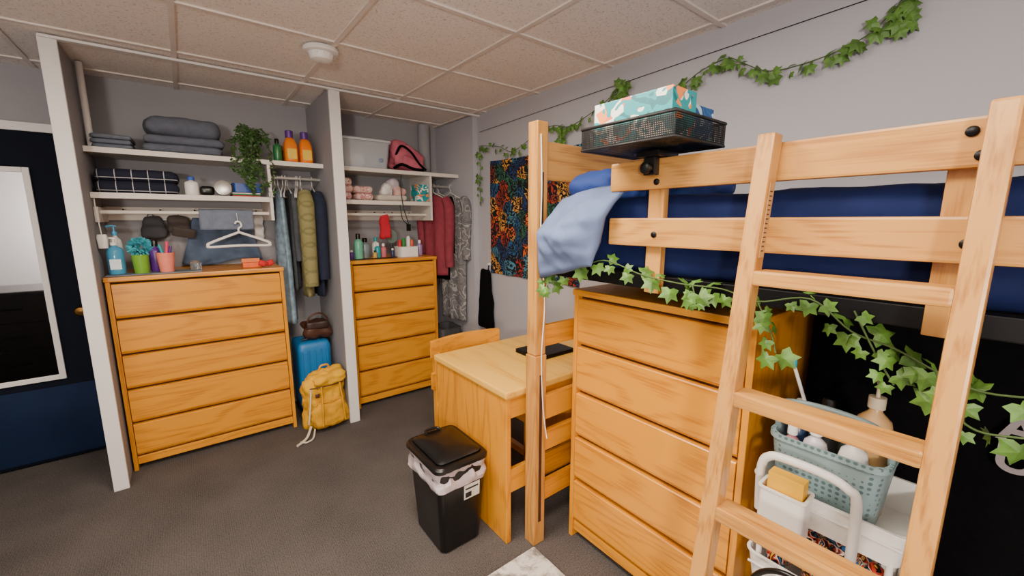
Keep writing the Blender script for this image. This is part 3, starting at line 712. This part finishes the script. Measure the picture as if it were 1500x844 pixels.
for dx in (-.09,.09):
    for dy in (-.1,.1): lathe('wheel_%d_%d'%(dx*100,dy*100),[(.025,-.012),(.025,.012)],(.70+dx,3.52+dy,.028),BLACK,g,14,rot=(0,1.57,0)); box('caster_%d_%d'%(dx*100,dy*100),.69+dx,.71+dx,3.51+dy,3.53+dy,.035,.07,BLACK,g)
tube('handle',[(.63,3.44,.61),(.63,3.44,.635),(.76,3.44,.635),(.76,3.44,.61)],.008,BLACK,g,False)
g=G('leather_handbag'); BR=M('leather_brown',(72,42,28),.5,.2)
soft('body',(.74,3.47,.70),(.19,.12,.15),.04,BR,g,n=8,nz=.03,ns=14); tube('strap',[(.67,3.42,.74),(.68,3.40,.81),(.75,3.40,.84),(.81,3.42,.80),(.82,3.43,.74)],.007,BR,g)
soft('flap',(.74,3.42,.74),(.17,.05,.07),.02,M('leather_dark',(44,26,20),.5),g,n=6,nz=.01)
YEL=M('canvas_yellow',(226,168,14),.85,.18,14,.3,200); YEL2=M('canvas_yellow_dark',(212,152,8),.85,.18,14,.3,200); STR=M('webbing_cream',(205,196,175),.8)
g=G('yellow_backpack')
soft('body',(.70,3.205,.215),(.29,.17,.42),.07,YEL,g,n=22,nz=.05,ns=10,rot=(.08,-.1,.15),taper=-.08)
soft('front_pocket',(.705,3.10,.13),(.22,.06,.20),.03,YEL2,g,n=14,nz=.024,ns=13,rot=(0,-.05,.15))
soft('top_flap',(.715,3.17,.40),(.25,.17,.09),.04,YEL,g,n=16,nz=.03,ns=12,rot=(.2,-.1,.15))
tube('zip_top',[(.60,3.085,.235),(.70,3.068,.242),(.80,3.10,.235)],.0035,YEL2,g)
tube('zip_flap',[(.59,3.11,.35),(.70,3.085,.355),(.82,3.12,.35)],.004,BR,g)
tube('haul_loop',[(.68,3.2,.44),(.69,3.19,.48),(.74,3.2,.48),(.75,3.21,.44)],.007,YEL2,g)
for i,(a,b_) in enumerate((((.60,3.12,.36),(.56,3.08,.10)),((.66,3.075,.36),(.65,3.05,.07)),((.79,3.09,.36),(.81,3.07,.07)))):
    m_=[(p+q)/2 for p,q in zip(a,b_)]; m_[1]-=.012; tube('strap_%d'%i,[a,m_,b_],.006,STR if i==0 else YEL2,g)
tube('strap_loose_1',[(.58,3.12,.06),(.54,3.06,.02),(.50,3.02,.012),(.46,2.99,.011)],.009,STR,g)
tube('strap_loose_2',[(.60,3.10,.04),(.57,3.03,.012),(.52,3.0,.011),(.49,3.03,.011)],.006,STR,g)
soft('badge',(.63,3.075,.30),(.03,.01,.03),.004,BR,g,n=3)
# ---------------------------------------------------------------- closet 2 contents
g=G('clear_storage_bin')
CLR=M('bin_clear',(225,230,236),.12,.02,alpha=.38)
loft('tub',[(.18,.155,.03,0),(.20,.175,.03,.20),(.208,.183,.03,.20),(.208,.183,.03,.21),(.197,.172,.03,.21),(.177,.152,.03,.004)],(1.205,3.60,1.967),CLR,g)
loft('lid',[(.211,.186,.03,.212),(.213,.188,.03,.226),(.185,.16,.03,.228),(.18,.155,.03,.236)],(1.205,3.60,1.967),M('bin_lid',(222,226,232),.3,.02,alpha=.75),g,True,True)
PAL=M('clothes_pale',(214,216,224),.9); PAL2=M('clothes_blue',(140,152,180),.9)
soft('clothes_inside',(1.12,3.6,2.035),(.19,.28,.12),.05,PAL,g,n=10,nz=.03,ns=9); soft('clothes_inside_2',(1.30,3.59,2.035),(.15,.28,.12),.05,PAL2,g,n=10,nz=.03,ns=9)
folded('white_folded_towel',.935,.99,3.41,3.70,1.967,2,.09,WHITE,.004)
PNK=M('pink_canvas',(200,104,122),.7,.15); 
g=G('pink_backpack')
soft('body',(1.60,3.58,2.08),(.30,.22,.20),.07,PNK,g,n=14,nz=.04,ns=8,rot=(0,.25,0)); soft('pocket',(1.62,3.47,2.04),(.2,.06,.10),.03,PNK,g,n=8,nz=.01,rot=(0,.25,0)); tube('strap',[(1.48,3.5,2.1),(1.5,3.43,2.17),(1.58,3.42,2.13),(1.66,3.43,2.04),(1.72,3.42,1.985)],.01,BLKC,g); soft('top',(1.53,3.56,2.18),(.14,.14,.10),.04,PNK,g,n=8,nz=.02)
tube('strap_2',[(1.44,3.46,1.985),(1.50,3.43,2.02),(1.60,3.425,1.99),(1.70,3.43,1.985)],.012,BLKC,g)
PF=pattern('pink_floral',[(220,178,172),(220,178,172),(196,130,130),(232,214,205),(220,178,172)],22,.8,.9)
folded('pink_folded_blanket',.95,1.09,3.42,3.75,1.713,3,.17,PF,.012)
folded('pink_folded_blanket',1.10,1.25,3.42,3.75,1.713,2,.11,PF,.012)
folded('white_folded_cloth',1.29,1.56,3.43,3.72,1.713,1,.05,M('cream_cloth',(205,196,186),.9),.014)
g=G('plush_bundle'); soft('a',(1.38,3.5,1.81),(.12,.09,.09),.035,WHITE,g,n=6,nz=.03,ns=14); soft('b',(1.50,3.5,1.80),(.11,.08,.08),.03,M('pk2',(215,170,165)),g,n=6,nz=.03,ns=14); soft('c',(1.45,3.52,1.85),(.09,.08,.07),.03,M('pk3',(190,180,190)),g,n=6,nz=.03,ns=14)
g=G('tissue_box'); box('carton',1.62,1.73,3.405,3.53,1.713,1.86,TISS,g,.003); lathe('opening_film',[(.001,0),(.03,.0012),(.03,0)],(1.675,3.475,1.8605),WHITE,g,16)
g=G('red_garment'); soft('cloth',(1.355,3.5,1.50),(.085,.05,.22),.025,M('red_soft',(190,30,50),.9),g,n=10,nz=.02,ns=12,taper=-.25); tube('loop',[(1.355,3.5,1.59),(1.355,3.5,1.62)],.004,BLKC,g,False)
g=G('lanyard'); tube('cord',[(1.47,3.385,1.93),(1.46,3.375,1.8),(1.475,3.375,1.66),(1.50,3.38,1.58),(1.52,3.39,1.52),(1.47,3.39,1.56),(1.45,3.385,1.68)],.004,M('lany',(30,60,40)),g); box('card',1.50,1.54,3.385,3.388,1.46,1.52,BLACK,g,.001)
Z2=1.236
bottle('water_bottle',1.10,3.44,Z2,.036,.21,M('mint',(110,190,160),.3),BLACK)
bottle('lotion_bottle',1.03,3.40,Z2,.02,.08,PUR,WHITE)
bottle('lotion_bottle',1.18,3.52,Z2,.042,.17,M('slate_bottle',(120,135,140),.3),DMET)
bottle('lotion_bottle',1.265,3.46,Z2,.026,.13,TEAL,WHITE)
bottle('lotion_bottle',1.33,3.50,Z2,.025,.12,M('rose_b',(200,110,120)),WHITE)
bottle('perfume_bottle',1.22,3.40,Z2,.018,.07,M('gold_b',(200,160,80),.3),BLACK)
bottle('perfume_bottle',1.38,3.42,Z2,.018,.08,M('navy_b',(40,50,90),.3),WHITE)
bottle('lotion_bottle',1.30,3.60,Z2,.03,.17,WHITE,TEAL)
bottle('lotion_bottle',1.66,3.48,Z2,.026,.14,M('lav_b',(150,130,180),.3),WHITE)
g=G('hair_brush_paddle'); lathe('handle',[(.014,0),(.012,.06),(.009,.13)],(1.43,3.555,Z2+.001),BLACK,g,14); lathe('paddle',[(.001,-.01),(.05,-.008),(.055,0),(.05,.008),(.001,.01)],(1.43,3.55,1.41),M('grey_rub',(110,125,120),.5),g,rot=(1.5,0,0),sy=1.15)
g=G('white_basket'); tray('basket',(1.52,3.45,Z2+.001),.085,.07,.085,.015,dots('basket_holes',(236,234,230),(120,118,116),70),g)
for i,(x,c_) in enumerate(((1.46,(200,30,40)),(1.50,(40,130,60)),(1.54,(235,235,235)),(1.575,(220,90,60)))): lathe('item_%d'%i,[(.016,0),(.017,.12+.015*(i%3)),(.01,.14+.015*(i%3))],(x,3.45+.01*(i%2),Z2+.008),M('it%d'%i,c_),g,12)
tube('cable',[(1.0,3.36,Z2+.006),(1.1,3.345,Z2+.006),(1.2,3.36,Z2+.006),(1.3,3.35,Z2+.006),(1.4,3.37,Z2+.006)],.004,BLACK)
# ---------------------------------------------------------------- utility cart + caddy under the bed
g=G('utility_cart')
TEALG=dots('caddy_teal',(134,158,162),(84,108,114),62)
for i,z in enumerate((.695,.44,.12)):
    tray('tier_%d'%i,(1.44,.275,z),.155,.175,.095,.03,WHITE,g,flare=.012)
    tube('tier_rib_%d'%i,[(1.287,.11,z+.06),(1.287,.44,z+.06)],.004,TRIM,g,False); tube('tier_rib_b_%d'%i,[(1.30,.1,z+.06),(1.58,.1,z+.06)],.004,TRIM,g,False)
for sx in (-1,1):
    for sy in (-1,1):
        x=1.44+sx*.135; y=.275+sy*.145
        tube('leg_%d_%d'%(sx,sy),[(x,y,.05),(x,y,.70)],.008,WHITE,g,False)
        lathe('wheel_%d_%d'%(sx,sy),[(.024,-.01),(.024,.01)],(x,y,.026),BLACK,g,14,rot=(1.57,0,0))
tube('handle',[(1.27,.42,.70),(1.255,.42,.84),(1.25,.40,.885),(1.25,.36,.895),(1.25,.27,.895),(1.25,.22,.88),(1.255,.20,.84),(1.27,.20,.60)],.012,WHITE,g)
tray('hanging_cup',(1.225,.345,.70),.035,.055,.12,.012,WHITE,g)
g=G('shower_caddy')
C=(1.44,.30,.702)
loft('basket',[(.085,.11,.04,0),(.09,.115,.04,.01),(.11,.135,.045,.205),(.116,.141,.045,.205),(.116,.141,.045,.22),(.106,.131,.045,.22),(.085,.11,.04,.012)],C,TEALG,g)
tube('handle',[(1.40,.168,.915),(1.37,.17,.98),(1.345,.20,1.025),(1.335,.30,1.04),(1.345,.40,1.025),(1.37,.43,.98),(1.40,.432,.915)],.008,M('caddy_handle',(134,158,162),.4),g)
ZQ=.716
bottle('pump_bottle',1.475,.225,ZQ,.044,.40,M('amber_beige',(200,160,108),.3),M('beige_cap',(205,190,165),.4),True)
bottle('pump_bottle',1.395,.245,ZQ,.034,.29,WHITE,WHITE,False)
bottle('shampoo_bottle',1.47,.33,ZQ,.034,.31,M('char_b',(50,52,58),.3),BLACK)
bottle('shampoo_bottle',1.40,.335,ZQ,.032,.27,M('rose_c',(200,196,204),.3),WHITE)
bottle('shampoo_bottle',1.45,.395,ZQ,.028,.29,M('navy_shampoo',(50,70,110),.3),WHITE)
bottle('lotion_bottle',1.385,.39,ZQ,.026,.25,M('pink_shampoo',(210,140,150),.3),WHITE)
g=G('toothbrush'); tube('stick',[(1.42,.30,.80),(1.40,.41,1.12)],.005,WHITE,g,False); lathe('head',[(.007,0),(.008,.02),(.006,.03)],(1.40,.41,1.115),TEAL,g,10)
g=G('crayon_box'); box('carton',1.205,1.245,.30,.385,.76,.865,M('yellow_box',(240,182,24),.45),g,.002); box('print',1.2035,1.2049,.31,.375,.78,.81,M('red_print',(200,70,40),.45),g,0)
SNK=pattern('snack_print',[(20,20,24),(200,60,40),(230,220,200),(20,20,24),(60,120,180),(230,170,40)],30,1,.3)
g=G('snack_bags')
for i in range(7): soft('bag_%d'%i,(1.35+random.uniform(0,.18),.16+i*.038,.54+random.uniform(0,.03)),(.10,.05,.15),.02,SNK,g,n=6,nz=.02,ns=15,rot=(random.uniform(-.4,.4),random.uniform(-.6,.6),random.uniform(-.5,.5)))
g=G('tennis_racket')
tube('hoop',[(1.22+.0,.30+.11*math.cos(a*math.pi/8),.45+.0+.13*math.sin(a*math.pi/8)) for a in range(16)],.008,BLACK,g,cyc=True,k=3)
tube('grip',[(1.22,.30,.32),(1.22,.30,.02)],.014,BLACK,g,False)
for k in range(-4,5):
    w=math.sqrt(max(0,1-(k/5)**2)); tube('string_v_%d'%k,[(1.22,.30+k*.022,.45-.13*w),(1.22,.30+k*.022,.45+.13*w)],.001,WHITE,g,False); tube('string_h_%d'%k,[(1.22,.30-.11*w,.45+k*.026),(1.22,.30+.11*w,.45+k*.026)],.001,WHITE,g,False)
# black hanging blanket behind, with letters
g=G('black_hanging_blanket')
vs=[];fs=[];n=40
for i in range(n+1):
    for j in range(11):
        y=-.72+1.2*i/n; z=.02+1.29*j/10
        vs.append((1.80+.018*math.sin(i*.75)*(1-.5*j/10)+.02*noise.noise(Vector((y*3,z*2,0))),y,z))
for i in range(n):
    for j in range(10):
        q=i*11+j; fs.append((q,q+1,q+12,q+11))
o=mk('cloth',vs,fs,BLKC,g); s=o.modifiers.new('t','SOLIDIFY'); s.thickness=.008
for t,z,y in (('A',.945,.005),('U',.855,.005)):
    cu=bpy.data.curves.new('letter_'+t,'FONT'); cu.body=t; cu.size=.11; cu.extrude=.001; cu.offset=.003; cu.materials.append(M('letter_grey',(150,142,146),.8))
    o=bpy.data.objects.new('letter_'+t,cu); o.rotation_euler=(math.pi/2,0,-math.pi/2); o.location=(1.752,y,z); link(o,g)
# rug
def marble():
    m,nt,b=newmat('rug_marble'); tc=N(nt,'ShaderNodeTexCoord')
    n=N(nt,'ShaderNodeTexNoise',Scale=9.0,Detail=8.0,Roughness=.75,Distortion=.6); L(nt,tc.outputs['Object'],n.inputs['Vector'])
    r=N(nt,'ShaderNodeValToRGB'); r.color_ramp.elements[0].position=.42; r.color_ramp.elements[1].position=.56
    r.color_ramp.elements[0].color=lin((120,114,108)); r.color_ramp.elements[1].color=lin((214,210,204))
    L(nt,n.outputs['Fac'],r.inputs['Fac']); L(nt,r.outputs[0],b.inputs['Base Color']); b.inputs['Roughness'].default_value=.95
    return m
box('area_rug',.2,1.16,-.4,1.31,.001,.014,marble(),bev=.005)
# ---------------------------------------------------------------- lights: unseen fixtures placed to light the room
def fixture(name,x,y,hx,hy,power,col):
    g=G(name)
    box('housing',x-hx-.03,x+hx+.03,y-hy-.03,y+hy+.03,ZC-.04,ZC-.009,WHITE,g)
    m,nt,b=newmat('diffuser'); b.inputs['Emission Color'].default_value=(*col,1); b.inputs['Emission Strength'].default_value=2.0; b.inputs['Base Color'].default_value=(.8,.8,.8,1)
    box('diffuser',x-hx,x+hx,y-hy,y+hy,ZC-.05,ZC-.04,m,g)
    l=bpy.data.lights.new('lamp','AREA'); l.shape='RECTANGLE'; l.size=hx*2; l.size_y=hy*2; l.energy=power; l.color=col
    o=bpy.data.objects.new('lamp',l); o.location=(x,y,ZC-.056); link(o,g)
WARM=(1.0,.86,.70)
fixture('unseen_ceiling_light',.2,.35,.28,.28,30,WARM)
fixture('unseen_ceiling_light',.37,1.32,.28,.28,50,WARM)  # extra fixture added to brighten closets and dressers
fixture('unseen_ceiling_light',-1.2,1.4,.28,.28,24,WARM)  # extra fixture added for more even light
# fill lamp added behind the camera to brighten ceiling and closets
g=G('unseen_fill_lamp')
LX,LY=-1.0,-1.05
lathe('base',[(.15,0),(.15,.02),(.02,.03)],(LX,LY,.001),BLACK,g,32); tube('pole',[(LX,LY,.02),(LX,LY,1.36)],.012,BLACK,g,False)
lathe('collar',[(.05,1.34),(.06,1.37)],(LX,LY,0),BLACK,g)
l=bpy.data.lights.new('lamp','POINT'); l.energy=185; l.shadow_soft_size=.12; l.color=(1,.89,.76)
o=bpy.data.objects.new('lamp',l); o.location=(LX,LY,1.58); link(o,g)
w=bpy.data.worlds.new('world'); S.world=w; w.use_nodes=True; w.node_tree.nodes['Background'].inputs[0].default_value=(.5,.5,.55,1); w.node_tree.nodes['Background'].inputs[1].default_value=.2
# centre group empties
for e in [o for o in bpy.data.objects if o.type=='EMPTY']:
    ch=[c for c in e.children]
    pts=[]
    for c in ch:
        if c.type=='MESH': 
            for v in c.data.vertices[:40]: pts.append(c.location+v.co)
        elif c.type=='CURVE' and c.data.splines: pts.append(c.data.splines[0].points[0].co.to_3d())
    if pts:
        m=sum(pts,Vector())/len(pts); e.location=m
        for c in ch: c.location=c.location-m
# ---------------------------------------------------------------- camera
cam=bpy.data.cameras.new('camera'); cam.sensor_width=36; cam.lens=14.5; cam.clip_start=.02
co=bpy.data.objects.new('camera',cam); COL.objects.link(co)
yaw=math.radians(38.1); p=math.radians(9.3)
F=Vector((math.sin(yaw)*math.cos(p),math.cos(yaw)*math.cos(p),-math.sin(p))); co.location=(0,0,1.55)
co.rotation_euler=F.to_track_quat('-Z','Y').to_euler()
S.camera=co
